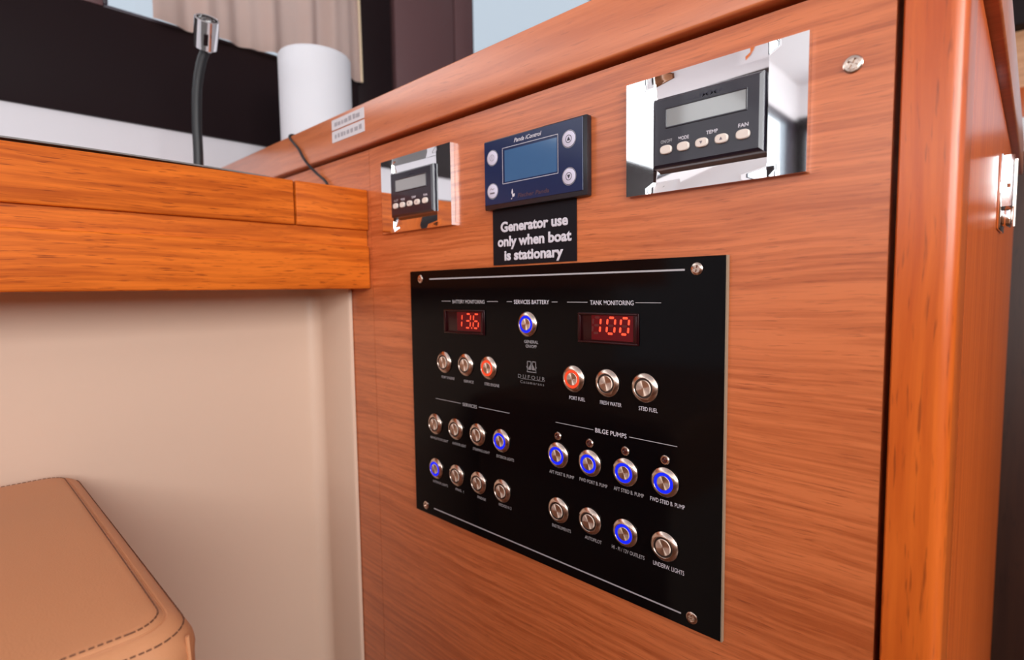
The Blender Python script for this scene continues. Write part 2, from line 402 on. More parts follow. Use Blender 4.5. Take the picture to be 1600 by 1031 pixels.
# grey mat bowed up on the desk
bm = bmesh.new(); n = 24
rows = []
for i in range(n+1):
    y = -560+i*(560-97)/n; u = i/n
    z = 103.7+2.6*math.sin(math.pi*min(max((u-.35)/.65, 0), 1))**.8
    rows.append([bm.verts.new((x, y, z+dz)) for x, dz in ((-506, 0), (-506, 1.2), (-720, 1.2), (-720, 0))])
for A, B in zip(rows, rows[1:]):
    for k in range(4): bm.faces.new((A[k], A[(k+1) % 4], B[(k+1) % 4], B[k]))
bm.faces.new(rows[0]); bm.faces.new(rows[-1][::-1])
solo('desk_mat', bm, 'mat_grey', (-620, -300, 103.4), 'thin grey mat bowed up on top of the chart table', 'mat')

# white moulded locker under the desk, with a radiused corner and a flange on the wall
XW = -611
prof = [(XW, -640), (XW, -20)]
for i in range(1, 9):
    a = math.pi/2*i/8; prof.append((XW+15-15*math.cos(a), -20+15*math.sin(a)))
prof += [(-541, -5), (-538.6, -3.6), (-538, -.4), (XW-12, -.4), (XW-12, -640)]
bm = bmesh.new(); A = [bm.verts.new((x, y, FLOOR)) for x, y in prof]; B = [bm.verts.new((x, y, 30)) for x, y in prof]
bm.faces.new(A[::-1]); bm.faces.new(B)
for i in range(len(prof)): bm.faces.new((A[i], A[(i+1) % len(prof)], B[(i+1) % len(prof)], B[i]))
solo('locker_moulding', bm, 'gelcoat', (XW, -300, FLOOR), 'smooth cream white moulded locker front under the chart table', 'locker')

# ------------------------------------------------------------------ seat with leather cushion
CX0, CX1, CY0, CY1, CZ = -607, -276, -700, -234, -153
def cush_z(x, y):
    u = (x-(CX0+CX1)/2)/((CX1-CX0)/2); v = (y-(CY0+CY1)/2)/((CY1-CY0)/2)
    return CZ+7*(1-min(abs(u), 1)**2.4)*(1-min(abs(v), 1)**3)
def loop(d, z, rc, n=7, per=12):
    """rounded rectangle inset d from the cushion outline"""
    x0, x1, y0, y1 = CX0+d, CX1-d, CY0+d, CY1-d; r = max(rc-d*.6, 5); P = []
    cs = [(x1-r, y1-r, 0), (x0+r, y1-r, 90), (x0+r, y0+r, 180), (x1-r, y0+r, 270)]
    for ci, (cx, cy, a0) in enumerate(cs):
        arc = [(cx+r*math.cos(math.radians(a0+90*k/n)), cy+r*math.sin(math.radians(a0+90*k/n))) for k in range(n+1)]
        P += arc; nx = cs[(ci+1) % 4]; a1 = nx[2]
        q = (nx[0]+r*math.cos(math.radians(a1)), nx[1]+r*math.sin(math.radians(a1)))
        for k in range(1, per): P.append((arc[-1][0]+(q[0]-arc[-1][0])*k/per, arc[-1][1]+(q[1]-arc[-1][1])*k/per))
    return P
R_E = 17.0
def edge_z(d):
    if d >= R_E: return 0.0
    return -R_E+math.sqrt(max(R_E*R_E-(R_E-d)**2, 0))
levels = []
for z in (-95, -70, -40, -22): levels.append((2.0 if z < -60 else 0.5, z, None))
for d in (0.0, .6, 1.8, 3.4, 5.5, 8, 10.0, 11.2, 12.4, 14, 17, 26, 45, 75, 110, 145): levels.append((d, edge_z(d), d))
bm = bmesh.new(); rings = []
for d, dz, dd in levels:
    ring = []
    for (x, y) in loop(d, 0, 22):
        z = (cush_z(x, y)+dz) if dd is not None else CZ+dz
        if dd is not None:      # pinch along the two stitched seams
            z -= 1.3*math.exp(-((dd-11.2)/1.1)**2)+.9*math.exp(-((dd-1.8)/.7)**2)
            if dd > 14: z += .5*math.sin(x*.05+y*.03)*math.sin(y*.07)
        ring.append(bm.verts.new((x, y, z)))
    rings.append(ring)
for A, B in zip(rings, rings[1:]):
    n = len(A)
    for i in range(n): bm.faces.new((A[i], A[(i+1) % n], B[(i+1) % n], B[i]))
bm.faces.new(rings[-1]); bm.faces.new(rings[0][::-1])
cu = solo('seat_cushion', bm, 'leather', ((CX0+CX1)/2, (CY0+CY1)/2, CZ-95), 'tan leather seat cushion with double stitched seams on its edges', 'cushion')
def stitches(d, off, parent):
    bm = bmesh.new(); P = loop(d, 0, 22); P = P+[P[0]]
    seg = 0.0
    for (ax, ay), (bx, by) in zip(P, P[1:]):
        L = math.hypot(bx-ax, by-ay); s = 3.2-seg if seg else 0
        while s < L:
            t0, t1 = s/L, min((s+2.1)/L, 1)
            p0 = (ax+(bx-ax)*t0, ay+(by-ay)*t0); p1 = (ax+(bx-ax)*t1, ay+(by-ay)*t1)
            if p0[1] > -420 and L > 1e-6 and (t1-t0)*L > .4:
                tube(bm, [(p0[0], p0[1], cush_z(*p0)+edge_z(d)+off), (p1[0], p1[1], cush_z(*p1)+edge_z(d)+off)], .42, 5)
            s += 3.2
        seg = 0
    part('stitching', bm, 'thread', parent, kind='stuff')
stitches(13.6, .1, cu); stitches(4.0, .2, cu)
bm = bmesh.new(); P = [(x, y, cush_z(x, y)+edge_z(11.2)-1.25) for x, y in loop(11.2, 0, 22)]
tube(bm, P, .55, 6, closed=True); part('welt', bm, 'leather', cu)
bm = bmesh.new(); tube(bm, [(CX1-6.6, CY1-6.6, CZ-8.0), (CX1-5.6, CY1-5.6, CZ-40), (CX1-6.6, CY1-6.6, CZ-92)], 1.0, 6)
part('corner_seam', bm, 'leather', cu)
solo('seat_box', nbox(CX0+6, CX1-8, CY0, CY1-8, FLOOR, CZ-95.5, 4, 3), 'gelcoat', (-444, -470, FLOOR), 'cream white seat box under the tan cushion', 'seat')

# ================================================================== CONTROL PANEL
PX0, PX1, PZ0, PZ1 = -427.0, -127.0, -211.3, 17.8
HP = 3.0
panel = thing('control_panel', (-277, 0, -97), 'large glossy black switch panel with round metal push buttons and red displays', 'control panel')
part('plate', nbox(PX0, PX1, -HP, -.2, PZ0, PZ1, .35, 1), 'black_acrylic', panel)
part('plate_edge', nbox(PX1-.2, PX1+.7, -HP+.2, -.2, PZ0, PZ1), 'acrylic_edge', panel)
# --- buttons
RBTN = 9.5
def button_meshes():
    bm = lathe(bmesh.new(), [(RBTN, 0), (RBTN, .9), (RBTN-.5, 1.5), (RBTN-2.4, 2.7), (RBTN-2.8, 2.75), (RBTN-3.0, 2.5), (RBTN-3.0, .3)], n=48)
    bz = finish('push_button', bm, 'steel', (0, 0, 0))
    rings = {}
    for k in ('steel_dark', 'blue_light', 'red_light'):
        wd = 1.1 if k == 'steel_dark' else 1.7
        bm = lathe(bmesh.new(), [(RBTN-3.0, .3), (RBTN-3.0, 2.0 if k == 'steel_dark' else 2.7), (RBTN-3.1-wd, 2.0 if k == 'steel_dark' else 2.75), (RBTN-3.1-wd, .3)], n=48)
        rings[k] = finish('light_ring', bm, k, (0, 0, 0))
    caps = {}
    for wd in (1.1, 1.7):
        r = RBTN-3.1-wd
        bm = lathe(bmesh.new(), [(r, .3), (r, 2.5), (r-.35, 2.85), (r*.5, 2.80), (.05, 2.75), (0, 2.75)], n=48)
        caps[wd] = finish('cap', bm, 'steel_brushed', (0, 0, 0))
    return bz, rings, caps
BZ, RINGS, CAPS = button_meshes()
def button(x, z, light=None):
    at = (x, -HP, z)
    b = link('push_button', BZ, panel, at)
    k = {None: 'steel_dark', 'b': 'blue_light', 'r': 'red_light'}[light]
    r = link('light_ring', RINGS[k], b, at)
    c = link('cap', CAPS[1.7 if light else 1.1], b, at)
    if light: b['label'] = 'push button with a glowing %s ring' % ('blue' if light == 'b' else 'red')
    return b
for x, l in zip((-378.6, -350.1, -321.9), (None, None, 'r')): button(x, -64.0, l)
button(-278.3, -26.6, 'b')
for x, l in zip((-234.9, -206.5, -178.1), ('r', None, None)): button(x, -64.0, l)
for x, l in zip((-393.7, -365.0, -336.7, -308.4), (None, None, None, 'b')): button(x, -122.3, l)
for x, l in zip((-393.7, -365.0, -336.7, -308.4), ('b', None, None, None)): button(x, -164.0, l)
for x in (-249.5, -221.1, -192.4, -163.6): button(x, -122.3, 'b')
for x, l in zip((-249.5, -221.1, -192.4, -163.6), (None, None, 'b', None)): button(x, -164.0, l)
bm = lathe(bmesh.new(), [(3.1, 0), (3.1, .7), (2.6, 1.3), (1.9, 1.3), (1.7, .6), (1.7, .1)], n=28); LB = finish('indicator_light', bm, 'steel', (0, 0, 0))
bm = lathe(bmesh.new(), [(1.7, .1), (1.7, .6), (1.1, 1.0), (0, 1.2)], n=20); LL = finish('lens', bm, 'led_off', (0, 0, 0))
for x in (-249.5, -221.1, -192.4, -163.6):
    b = link('indicator_light', LB, panel, (x, -HP, -108)); link('lens', LL, b, (x, -HP, -108))
# --- corner screws
def screw_head(R_, r_, top, slot):
    """steel head: dished rim, floor, and four wedges that leave a cross between them"""
    bm = lathe(bmesh.new(), [(R_, 0), (R_, top*.4), (R_-.6, top*.85), (r_+.1, top), (r_, top*.95), (r_, .06), (0, .05)], n=32)
    for q in range(4):
        a0 = q*math.pi/2+.05; P = [(slot, slot)]
        m = math.asin(min(slot/r_, 1)); n = 7
        for k in range(n): t = m+(math.pi/2-2*m)*k/(n-1); P.append((r_*1.01*math.cos(t), r_*1.01*math.sin(t)))
        c, d = math.cos(q*math.pi/2), math.sin(q*math.pi/2)
        prism(bm, [(x*c-z*d, x*d+z*c) for x, z in P], -top*.97, -.02)
    return bm
SB = finish('screw', screw_head(3.7, 2.1, 1.05, .42), 'steel', (0, 0, 0))
for x, z in ((-411, 10.5), (-144.3, 10.5), (-411, -203.6), (-145, -203.6)):
    o = link('screw', SB, panel, (x, -HP, z)); o.rotation_euler = (0, random.uniform(0, 1.5), 0)
# --- printing on the plate
h = HP+.05
line_px(671, 1070, 10.2, 1.15, h, 'print_silver', panel, (437, 421)); line_px(678, 1064, -203.6, 1.0, h, 'print_silver', panel, (793, 953))
ZT = on_y(956, 472.5, h)[1]
letter_px('BATTERY MONITORING', 707, 757, 471.2, 3.0, h, 'print_silver', panel, bold=.012)
letter_px('SERVICES BATTERY', 803, 858, 471.6, 3.2, h, 'print_white', panel, bold=.006)
letter_px('TANK MONITORING', 922, 990, 472.8, 3.2, h, 'print_white', panel, bold=.006)
for a, b, m in ((690, 704, 'print_silver'), (761, 778, 'print_silver'), (792, 800, 'print_silver'), (862, 871, 'print_silver'), (886, 918, 'print_silver'), (993, 1033, 'print_silver')): line_px(a, b, ZT, .42, h, m, panel, (472, 472))
ZS = on_y(734, 633, h)[1]
letter_px('SERVICES', 723, 745, 633.5, 2.9, h, 'print_silver', panel, bold=.01)
line_px(681, 720, ZS, .4, h, 'print_silver', panel, (622, 630)); line_px(748, 796, ZS, .42, h, 'print_silver', panel, (637, 646))
letter_px('BILGE PUMPS', 930, 979, 676.5, 3.2, h, 'print_white', panel, bold=.006)
ZG = on_y(955, 677, h)[1]
line_px(868, 927, ZG, .4, h, 'print_silver', panel, (660, 671)); line_px(983, 1058, ZG, .42, h, 'print_silver', panel, (683, 696))
for t, a, b, y, c, m in (
    ('GENERAL', 819, 841, 534, 2.4, 'print_silver'), ('ON/OFF', 821.5, 838.5, 541, 2.4, 'print_silver'),
    ('PORT ENGINE', 690, 710, 590, 2.3, 'print_silver'), ('SERVICE', 725, 740, 596, 2.3, 'print_silver'), ('STBD ENGINE', 757, 780, 601, 2.4, 'print_silver'),
    ('PORT FUEL', 889.5, 914, 622.5, 2.7, 'print_white'), ('FRESH WATER', 937.5, 971, 630.5, 2.7, 'print_white'), ('STBD FUEL', 998, 1027.5, 639.5, 2.8, 'print_white'),
    ('NAVIGATION LIGHT', 673, 700, 686, 2.3, 'print_silver'), ('ANCHOR LIGHT', 707, 728, 694.5, 2.3, 'print_silver'),
    ('STEAMING LIGHT', 739, 765, 704, 2.3, 'print_silver'), ('EXTERIOR LIGHTS', 776, 803, 715.5, 2.4, 'print_silver'),
    ('INTERIOR LIGHTS', 677, 699.5, 755, 2.2, 'print_silver'), ('FRIG. 1', 712, 724.5, 766, 2.2, 'print_silver'),
    ('FRIDGE', 746, 759, 778.3, 2.3, 'print_silver'), ('FRIDGE N 2', 779.5, 799, 791, 2.4, 'print_silver'),
    ('AFT PORT B. PUMP', 858.5, 897, 741, 2.5, 'print_silver'), ('FWD PORT B. PUMP', 905.5, 949, 754, 2.6, 'print_silver'),
    ('AFT STBD B. PUMP', 959, 1006, 768.5, 2.7, 'print_silver'), ('FWD STBD B. PUMP', 1016, 1070, 785.5, 2.8, 'print_white'),
    ('INSTRUMENTS', 863, 892, 825, 2.5, 'print_silver'), ('AUTOPILOT', 914, 940, 843, 2.6, 'print_silver'),
    ('HI - FI / 12V OUTLETS', 956, 1007, 862.5, 2.7, 'print_silver'), ('UNDERW. LIGHTS', 1020.5, 1069, 887, 3.0, 'print_white')):
    letter_px(t, a, b, y, c, h, m, panel, bold=.0)
# --- maker's emblem and name
ex, ez = on_y(830.5, 574, h)
bm = bmesh.new()
def strip(bm, pts, wd, y):
    for (ax, az), (bx, bz) in zip(pts, pts[1:]):
        d = Vector((bx-ax, bz-az)); L = d.length
        if L < 1e-6: continue
        d /= L; n = Vector((-d.y, d.x))*wd/2; e = d*wd*.3
        q = [(ax-e.x+n.x, az-e.y+n.y), (bx+e.x+n.x, bz+e.y+n.y), (bx+e.x-n.x, bz+e.y-n.y), (ax-e.x-n.x, az-e.y-n.y)]
        bm.faces.new([bm.verts.new((x, y, z)) for x, z in q])
    return bm
strip(bm, [(-4.2, 4.4), (-4.2, -2.2), (-4.6, -3.6), (4.6, -3.6), (4.2, -2.2), (4.2, 4.4)], .7, 0)
strip(bm, [(-4.2, 4.4), (-.6, 4.4), (-.6, -1.6)], .7, 0); strip(bm, [(4.2, 4.4), (.6, 4.4), (.6, -1.6)], .7, 0)
for q in ([(-.8, 2.6), (-.8, -2), (-3.6, -2), (-3.2, -.6)], [(.8, 2.6), (.8, -2), (3.6, -2), (3.2, -.6)], [(-5.4, .2), (-4.5, .9), (-4.5, -.8)], [(5.4, .2), (4.5, .9), (4.5, -.8)]):
    bm.faces.new([bm.verts.new((x, 0, z)) for x, z in q])
for v in bm.verts: v.co = (ex+v.co.x, -h, ez+v.co.z)
part('emblem', bm, 'print_dim', panel, smooth=False)
letter_px('DUFOUR', 809.5, 851.5, 589.5, 3.0, h, 'print_dim', panel, spacing=1.5)
letter_px('Catamarans', 813, 850, 598.3, 2.2, h, 'print_dim', panel, spacing=1.3)
line_px(813, 851, on_y(832, 593.6, h)[1], .25, h, 'print_dim', panel, (591, 596))

# --- seven segment displays
SEG = {'a': ((.12, 1), (.88, 1)), 'b': ((1, .95), (1, .54)), 'c': ((1, .46), (1, .05)), 'd': ((.12, 0), (.88, 0)), 'e': ((0, .46), (0, .05)), 'f': ((0, .95), (0, .54)), 'g': ((.12, .5), (.88, .5))}
ON = {'1': 'bc', '3': 'abcdg', '6': 'acdefg', '0': 'abcdef', '8': 'abcdefg', ' ': ''}
def display(x0, x1, z0, z1, win, digits, dx, dw, dot=None, ghosts=True):
    fr = bmesh.new()
    hh = HP+2.2
    d = part('display', nbox(x0, x1, -HP-.9, -HP+.1, z0, z1, .5, 2), 'red_smoke', panel, label='red digital display')
    bm = bmesh.new(); f = 1.6
    for a in ((x0+.6, x1-.6, z1-f, z1-.2), (x0+.6, x1-.6, z0+.2, z0+f), (x0+.6, x0+3.2, z0+f, z1-f), (x1-3.2, x1-.6, z0+f, z1-f)): box(bm, a[0], a[1], -hh, -HP-.8, a[2], a[3], .5, 2)
    part('bezel', bm, 'red_smoke', d)
    part('screen', nbox(win[0], win[1], -HP-1.15, -HP-.85, win[2], win[3]), 'red_window', d)
    on, off = bmesh.new(), bmesh.new(); hs = 1.0
    zb, zt = win[4], win[5]; y = -HP-1.35
    for i, ch in enumerate(digits):
        for s, (p, q) in SEG.items():
            lit = s in ON[ch]
            if not lit and not ghosts: continue
            def P(t):
                z = zb+t[1]*(zt-zb); return (dx[i]+t[0]*dw+(z-zb)*.10, z)
            a, b = P(p), P(q); dd = Vector((b[0]-a[0], b[1]-a[1])); L = dd.length; dd /= L; n = Vector((-dd.y, dd.x))*(.62 if not ghosts else .78)
            a2 = Vector(a)+dd*.25; b2 = Vector(b)-dd*.25
            poly = [a2, a2+dd*.5+n, b2-dd*.5+n, b2, b2-dd*.5-n, a2+dd*.5-n]
            tb = on if lit else off
            tb.faces.new([tb.verts.new((v.x, y, v.y)) for v in poly])
    if dot is not None:
        v = [(dot-.6, zb-.6), (dot+.6, zb-.6), (dot+.6, zb+.6), (dot-.6, zb+.6)]
        on.faces.new([on.verts.new((x, y, z)) for x, z in v])
    part('digits', on, 'digit_on', d, smooth=False)
    if ghosts: part('unlit_segments', off, 'digit_off', d, smooth=False)
    else: off.free()
def gx(px, py): return on_y(px, py, HP+1.3)[0]
def gz(px, py): return on_y(px, py, HP+1.3)[1]
display(-376.8, -325.6, -37.6, -16.8, (gx(714, 500), gx(752, 500), -34.6, -18.8, gz(730, 512), gz(731, 490.5)), '136',
        (gx(713.8, 512), gx(726.8, 512), gx(739.2, 512)), gx(747.2, 512)-gx(739.3, 512), dot=gx(737.0, 512), ghosts=False)
display(-230.6, -182.4, -37.6, -16.6, (gx(924, 505), gx(989, 505), -35.0, -17.8, gz(957, 521.5), gz(957, 496.5)), '100',
        (gx(925.5, 515), gx(947.5, 516), gx(968.5, 518)), gx(959.5, 518)-gx(947.5, 518))

# ================================================================== THERMOSTATS
def thermostat(cx, cz, lcd_mat, label, big):
    hw_, hh_, T = 52.4, 34.5, 4.6
    t = thing('thermostat', (cx, 0, cz), label, 'thermostat', 'chrome framed climate controllers')
    # chrome plate: flat wings, middle scooped inwards about a horizontal axis
    bm = bmesh.new(); XSn = 33.4; nz = 20
    def depth(z):
        u = z/hh_; return T-3.9*(max(1-abs(u)**2.6, 0))
    def grid(xa, xb, fn, nx=1):
        V = [[bm.verts.new((cx+xa+(xb-xa)*i/nx, -fn(-hh_+2*hh_*j/nz), cz-hh_+2*hh_*j/nz)) for j in range(nz+1)] for i in range(nx+1)]
        for i in range(nx):
            for j in range(nz): bm.faces.new((V[i][j], V[i+1][j], V[i+1][j+1], V[i][j+1]))
        return V
    # slight dome on the wings so that they mirror more of the cabin
    L1 = grid(-hw_, -XSn, lambda z: T, 3); C1 = grid(-XSn+.9, XSn-.9, depth, 4); R1 = grid(XSn, hw_, lambda z: T, 3)
    for a, b in ((L1[-1], C1[0]), (C1[-1], R1[0])):
        for j in range(nz): bm.faces.new((a[j], b[j], b[j+1], a[j+1]))
    # rim going back to the wall
    outline = L1[0] + [c[-1] for c in L1[1:]+C1+R1] + R1[-1][::-1][1:] + [c[0] for c in (R1[:-1][::-1]+C1[::-1]+L1[::-1])]
    seen = []; [seen.append(v) for v in outline if v not in seen]
    back = [bm.verts.new((v.co.x, -.2, v.co.z)) for v in seen]; n = len(seen)
    for i in range(n): bm.faces.new((seen[i], seen[(i+1) % n], back[(i+1) % n], back[i]))
    part('chrome_plate', bm, 'chrome', t)
    # black module
    mh = 8.6
    bm = bmesh.new(); ox, oz, ix, iz = 32.2, 20.6, 30.2, 18.8
    lv = [(ox, oz, .8), (ox, oz, mh-2.2), (ox-.5, oz-.5, mh-1.2), (ix, iz, mh)]
    R_ = [[bm.verts.new((cx+sx*a, -d, cz-.4+sz*b)) for sx, sz in ((-1, -1), (1, -1), (1, 1), (-1, 1))] for a, b, d in lv]
    for A, B in zip(R_, R_[1:]):
        for i in range(4): bm.faces.new((A[i], A[(i+1) % 4], B[(i+1) % 4], B[i]))
    bm.faces.new(R_[-1]); bm.faces.new(R_[0][::-1])
    mod = part('module', bm, 'module_black', t, smooth=False)
    # screen
    s0, s1, z0, z1 = -22.6, 23.4, 2.2, 12.4
    part('screen', nbox(cx+s0, cx+s1, -mh-.06, -mh+.4, cz+z0, cz+z1), lcd_mat, mod)
    bm = bmesh.new()
    for a in ((s0-.8, s1+.8, z1, z1+.8), (s0-.8, s1+.8, z0-.9, z0), (s0-.8, s0, z0, z1), (s1, s1+.8, z0, z1)): box(bm, cx+a[0], cx+a[1], -mh-.45, -mh+.3, cz+a[2], cz+a[3], .2, 1)
    part('screen_frame', bm, 'module_black', mod)
    # five keys
    kx = (-22.6, -11.8, -.7, 10.6, 22.2); zk = -11.0
    bm = bmesh.new(); rx, rz = 3.7, 2.55; rings = []
    for k_, d in ((1, -.3), (1, 1.0), (.86, 1.5)):
        rings.append([bm.verts.new((k_*(math.copysign(abs(math.cos(a))**.75, math.cos(a))*rx), -d, k_*math.copysign(abs(math.sin(a))**.75, math.sin(a))*rz)) for a in [2*math.pi*i/28 for i in range(28)]])
    for A, B in zip(rings, rings[1:]):
        for i in range(28): bm.faces.new((A[i], A[(i+1) % 28], B[(i+1) % 28], B[i]))
    bm.faces.new(rings[-1])
    key = finish('key', bm, 'key_cream', (0, 0, 0))
    for i, x in enumerate(kx):
        kk = link('key', key, mod, (cx+x, -mh, cz+zk))
    for x, sg in ((kx[2], -1), (kx[3], 1)):
        bm = bmesh.new(); bm.faces.new([bm.verts.new((cx+x+a, -mh-1.56, cz+zk+b*sg)) for a, b in ((-.9, -.8), (.9, -.8), (0, .9))])
        part('arrow', bm, 'ink_grey', mod, smooth=False)
    for s, x, wd in (('ON/OFF', kx[0], 7.2), ('MODE', kx[1], 6.4), ('TEMP', (kx[2]+kx[3])/2, 6.6), ('FAN', kx[4], 5.4)):
        lettering(s, cx+x-wd/2, cx+x+wd/2, cz-5.9, 2.0, mh+.05, 'print_white' if s != 'ON/OFF' else 'print_silver', mod, bold=.02 if s != 'ON/OFF' else 0)
    lettering('CLIMMA', cx-10, cx+12, cz+15.6, 2.4, mh+.05, 'ink_dark', mod, bold=.02)
    return t
thermostat(-138.9, 92.0, 'lcd', 'chrome climate controller between the blue display unit and the corner post', True)
thermostat(-415.6, 90.3, 'lcd', 'chrome climate controller next to the chart table', False)

# ================================================================== GENERATOR CONTROLLER
HG = 6.2
gen = thing('generator_controller', (-272, 0, 89), 'navy blue generator remote with a screen and four round keys', 'controller')
gx0, gx1 = on_y(756, 270, HG)[0], on_y(916.5, 240, HG)[0]
gz0, gz1 = 62.6, 116.0
part('housing', nbox(gx0, gx1, -HG+.5, -.2, gz0, gz1, .8, 2), 'navy_housing', gen)
fp = part('faceplate', nbox(gx0+.8, on_y(910.5, 240, HG)[0], -HG, -HG+.8, gz0+3.6, gz1-.9, .25, 1), 'navy_film', gen)
def gp(px, py): return on_y(px, py, HG)
a = gp(785, 234); b = gp(872, 270)
sx0, sx1, sz1, sz0 = a[0], b[0], (gp(785, 234)[1]+gp(872, 207)[1])/2, (gp(785, 288)[1]+gp(872, 270)[1])/2
part('screen', nbox(sx0+2.2, sx1-1.0, -HG-.06, -HG+.3, sz0+1.2, sz1-2.0), 'lcd_blue', fp)
bm = bmesh.new(); strip(bm, [(sx0, sz0), (sx1, sz0), (sx1, sz1), (sx0, sz1), (sx0, sz0)], .38, -HG-.05)
part('screen_outline', bm, 'print_white', fp, smooth=False)
for (px, py), sym in (((769.5, 247), 'o'), ((770, 299), 'w'), ((889, 217), 'u'), ((889.3, 275.5), 'd')):
    x, z = gp(px, py); r = 5.4
    bm = lathe(bmesh.new(), [(r, -.2), (r, .35), (r-.4, .5), (0, .5)], (x, -HG, z), 36)
    k = part('key', bm, 'key_lilac', gen)
    bm = bmesh.new(); y = -HG-.56
    ringp = lambda r_: [(x+r_*math.cos(2*math.pi*i/24), z+r_*math.sin(2*math.pi*i/24)) for i in range(25)]
    strip(bm, ringp(5.95), .3, -HG-.06); part('key_outline', bm, 'print_silver', gen, smooth=False)
    bm = bmesh.new()
    if sym in 'ud':
        strip(bm, ringp(2.5), .45, y); sg = 1 if sym == 'u' else -1
        bm.faces.new([bm.verts.new((x+p, y, z+q*sg)) for p, q in ((-1.5, -1.1), (1.5, -1.1), (0, 1.6))]); part('symbol', bm, 'ink_dark', k, smooth=False)
    elif sym == 'o':
        strip(bm, ringp(2.3), .35, y); strip(bm, [(x, z-1.2), (x, z+1.2)], .5, y); part('symbol', bm, 'ink_grey', k, smooth=False)
    else:
        strip(bm, [(x-2.4, z+1.0), (x-1, z+2.2), (x+.4, z+1.0), (x+2.2, z+2.0)], .4, y)
        for q in range(4): strip(bm, [(x-2.2+q*1.2, z-1.6), (x-1.4+q*1.2, z-1.6)], 1.2, y)
        part('symbol', bm, 'ink_grey', k, smooth=False)
x0, _ = gp(803, 217); x1, _ = gp(846, 209)
lettering('Panda iControl', x0, x1, gp(824, 213.3)[1], 3.0, HG+.05, 'print_white', fp, bold=.015, shear=.3)
x0, _ = gp(809, 304); x1, _ = gp(858, 296)
lettering('Fischer Panda', x0, x1, gp(833, 301)[1], 3.0, HG+.05, 'ink_red', fp, bold=.02, shear=.2)
x, z = gp(801, 303)
bm = bmesh.new()
for poly in ([(-1.3, 1.2), (-.3, 4.2), (.6, 1.6), (.1, .2), (-.9, .2)], [(-.6, .1), (2.4, .2), (1.8, -2.0), (-.2, -2.2)], [(-2, -3.6), (-.2, -2.4), (-.9, -3.8)]):
    bm.faces.new([bm.verts.new((x+a, -HG-.05, z+b)) for a, b in poly])
part('logo', bm, 'print_white', fp, smooth=False)

# ------------------------------------------------------------------ warning sign
sign = thing('warning_sign', (-275, 0, 41), 'small black sign with white lettering stuck above the switch panel', 'sign')
part('plate', nbox(-316.8, -233.8, -.9, -.1, 19.3, 63.2), 'sign_black', sign)
for s, a, b, y in (('Generator use', 782, 887.5, 348.5), ('only when boat', 777.5, 893, 372.3), ('is stationary', 788, 880, 395.5)):
    letter_px(s, a, b, y, 7.6, 1.0, 'print_white', sign, bold=0, thick=.042)

# ------------------------------------------------------------------ screw on the veneer, stickers, cable
ws = thing('wall_screw', (-68.1, 0, 106.1), 'cross head steel screw in the veneer by the corner post', 'screw')
o = link('head', finish('head', screw_head(4.3, 2.4, 1.3, .5), 'steel', (0, 0, 0)), ws, (-68.1, 0, 106.1)); o.rotation_euler = (0, .5, 0)
HR = 6.3
lx0, lx1 = on_y(519, 205, HR)[0], on_y(569.5, 190, HR)[0]
zt = [(183.2, 172.6), (171.2, 159.6)]
for (za, zb), txt, lab, cat in zip(zt, ('M  o  D  A', 'Tableau saloon'), ('upper of two small white printed stickers on the wood rail', 'lower of two small white printed stickers on the wood rail'), ('sticker', 'sticker')):
    st = thing('sticker', ((lx0+lx1)/2, -HR, (za+zb)/2), lab, cat, 'stickers on the rail')
    part('film', nbox(lx0, lx1, -HR-.35, -HR+.05, zb, za), 'sticker', st)
    bm = bmesh.new(); x = lx0+6      # print too worn to read: grey smudged word shapes
    while x < lx1-8:
        wd = random.uniform(3, 8); box(bm, x, min(x+wd, lx1-5), -HR-.42, -HR-.3, (za+zb)/2-2.2, (za+zb)/2+random.uniform(1.5, 2.8)); x += wd+random.uniform(1.2, 3)
    part('worn_print', bm, 'worn_ink', st, smooth=False)
pts = [(-664, 24, 189.5), (-661, 8, 189.4), (-657, -4, 189.0), (-654, -8, 184)]
for px, py in ((466, 232), (474, 247)): x, z = on_y(px, py, 8); pts.append((x, -8, z))
x, z = on_y(484, 260, 6); pts.append((x, -6, z))
for px, py in ((496, 272), (510, 285.5)): x, z = on_y(px, py, 2.5); pts.append((x, -2.5, z))
pts.append((-570, -4, 104.5))
solo('cable', tube(bmesh.new(), smooth_path(pts, 6), 1.5, 8), 'black_rubber', (-600, -4, 103.4), 'thin black cable draped over the wood rail down to the chart table', 'cable')

# ------------------------------------------------------------------ gooseneck reading lamp on the chart table
lamp = thing('reading_lamp', (-745, -75, 101), 'black gooseneck reading lamp with a small chrome head', 'lamp')
LX = -745
def lp(px, py, x=LX): y, z = on_x(px, py, x); return (x, y, z)
b0 = lp(309, 250); base = (LX, b0[1]-1, 101)
part('base', lathe(bmesh.new(), [(0, 0), (17, 0), (17, 4), (14, 7), (6, 9), (5, 16), (0, 16)], base, 28, 'z'), 'chrome', lamp)
path = [base[:2]+(112,), lp(310, 245), lp(307.5, 190), lp(308, 140), lp(314, 100), lp(322, 77)]
part('stem', tube(bmesh.new(), smooth_path(path, 8), 5.6, 12), 'black_rubber', lamp)
p0 = Vector(lp(321, 76)); p1 = Vector(lp(332, 32, -722)); p1 += Vector((0, -6, 0))
d = (p1-p0).normalized(); L = (p1-p0).length
bm = lathe(bmesh.new(), [(0, 0), (11, 0), (13.0, 2), (13.4, L*.45), (13.4, L), (12.2, L+.6), (11.2, L), (11.2, L-9)], (0, 0, 0), 32, 'z')
M3 = d.to_track_quat('Z', 'Y').to_matrix().to_4x4(); M3.translation = p0; bmesh.ops.transform(bm, matrix=M3, verts=bm.verts)
hd = part('head', bm, 'chrome', lamp)
bm = lathe(bmesh.new(), [(11.2, L-9), (0, L-6)], (0, 0, 0), 28, 'z'); bmesh.ops.transform(bm, matrix=M3, verts=bm.verts); part('lens', bm, 'lamp_glass', hd)
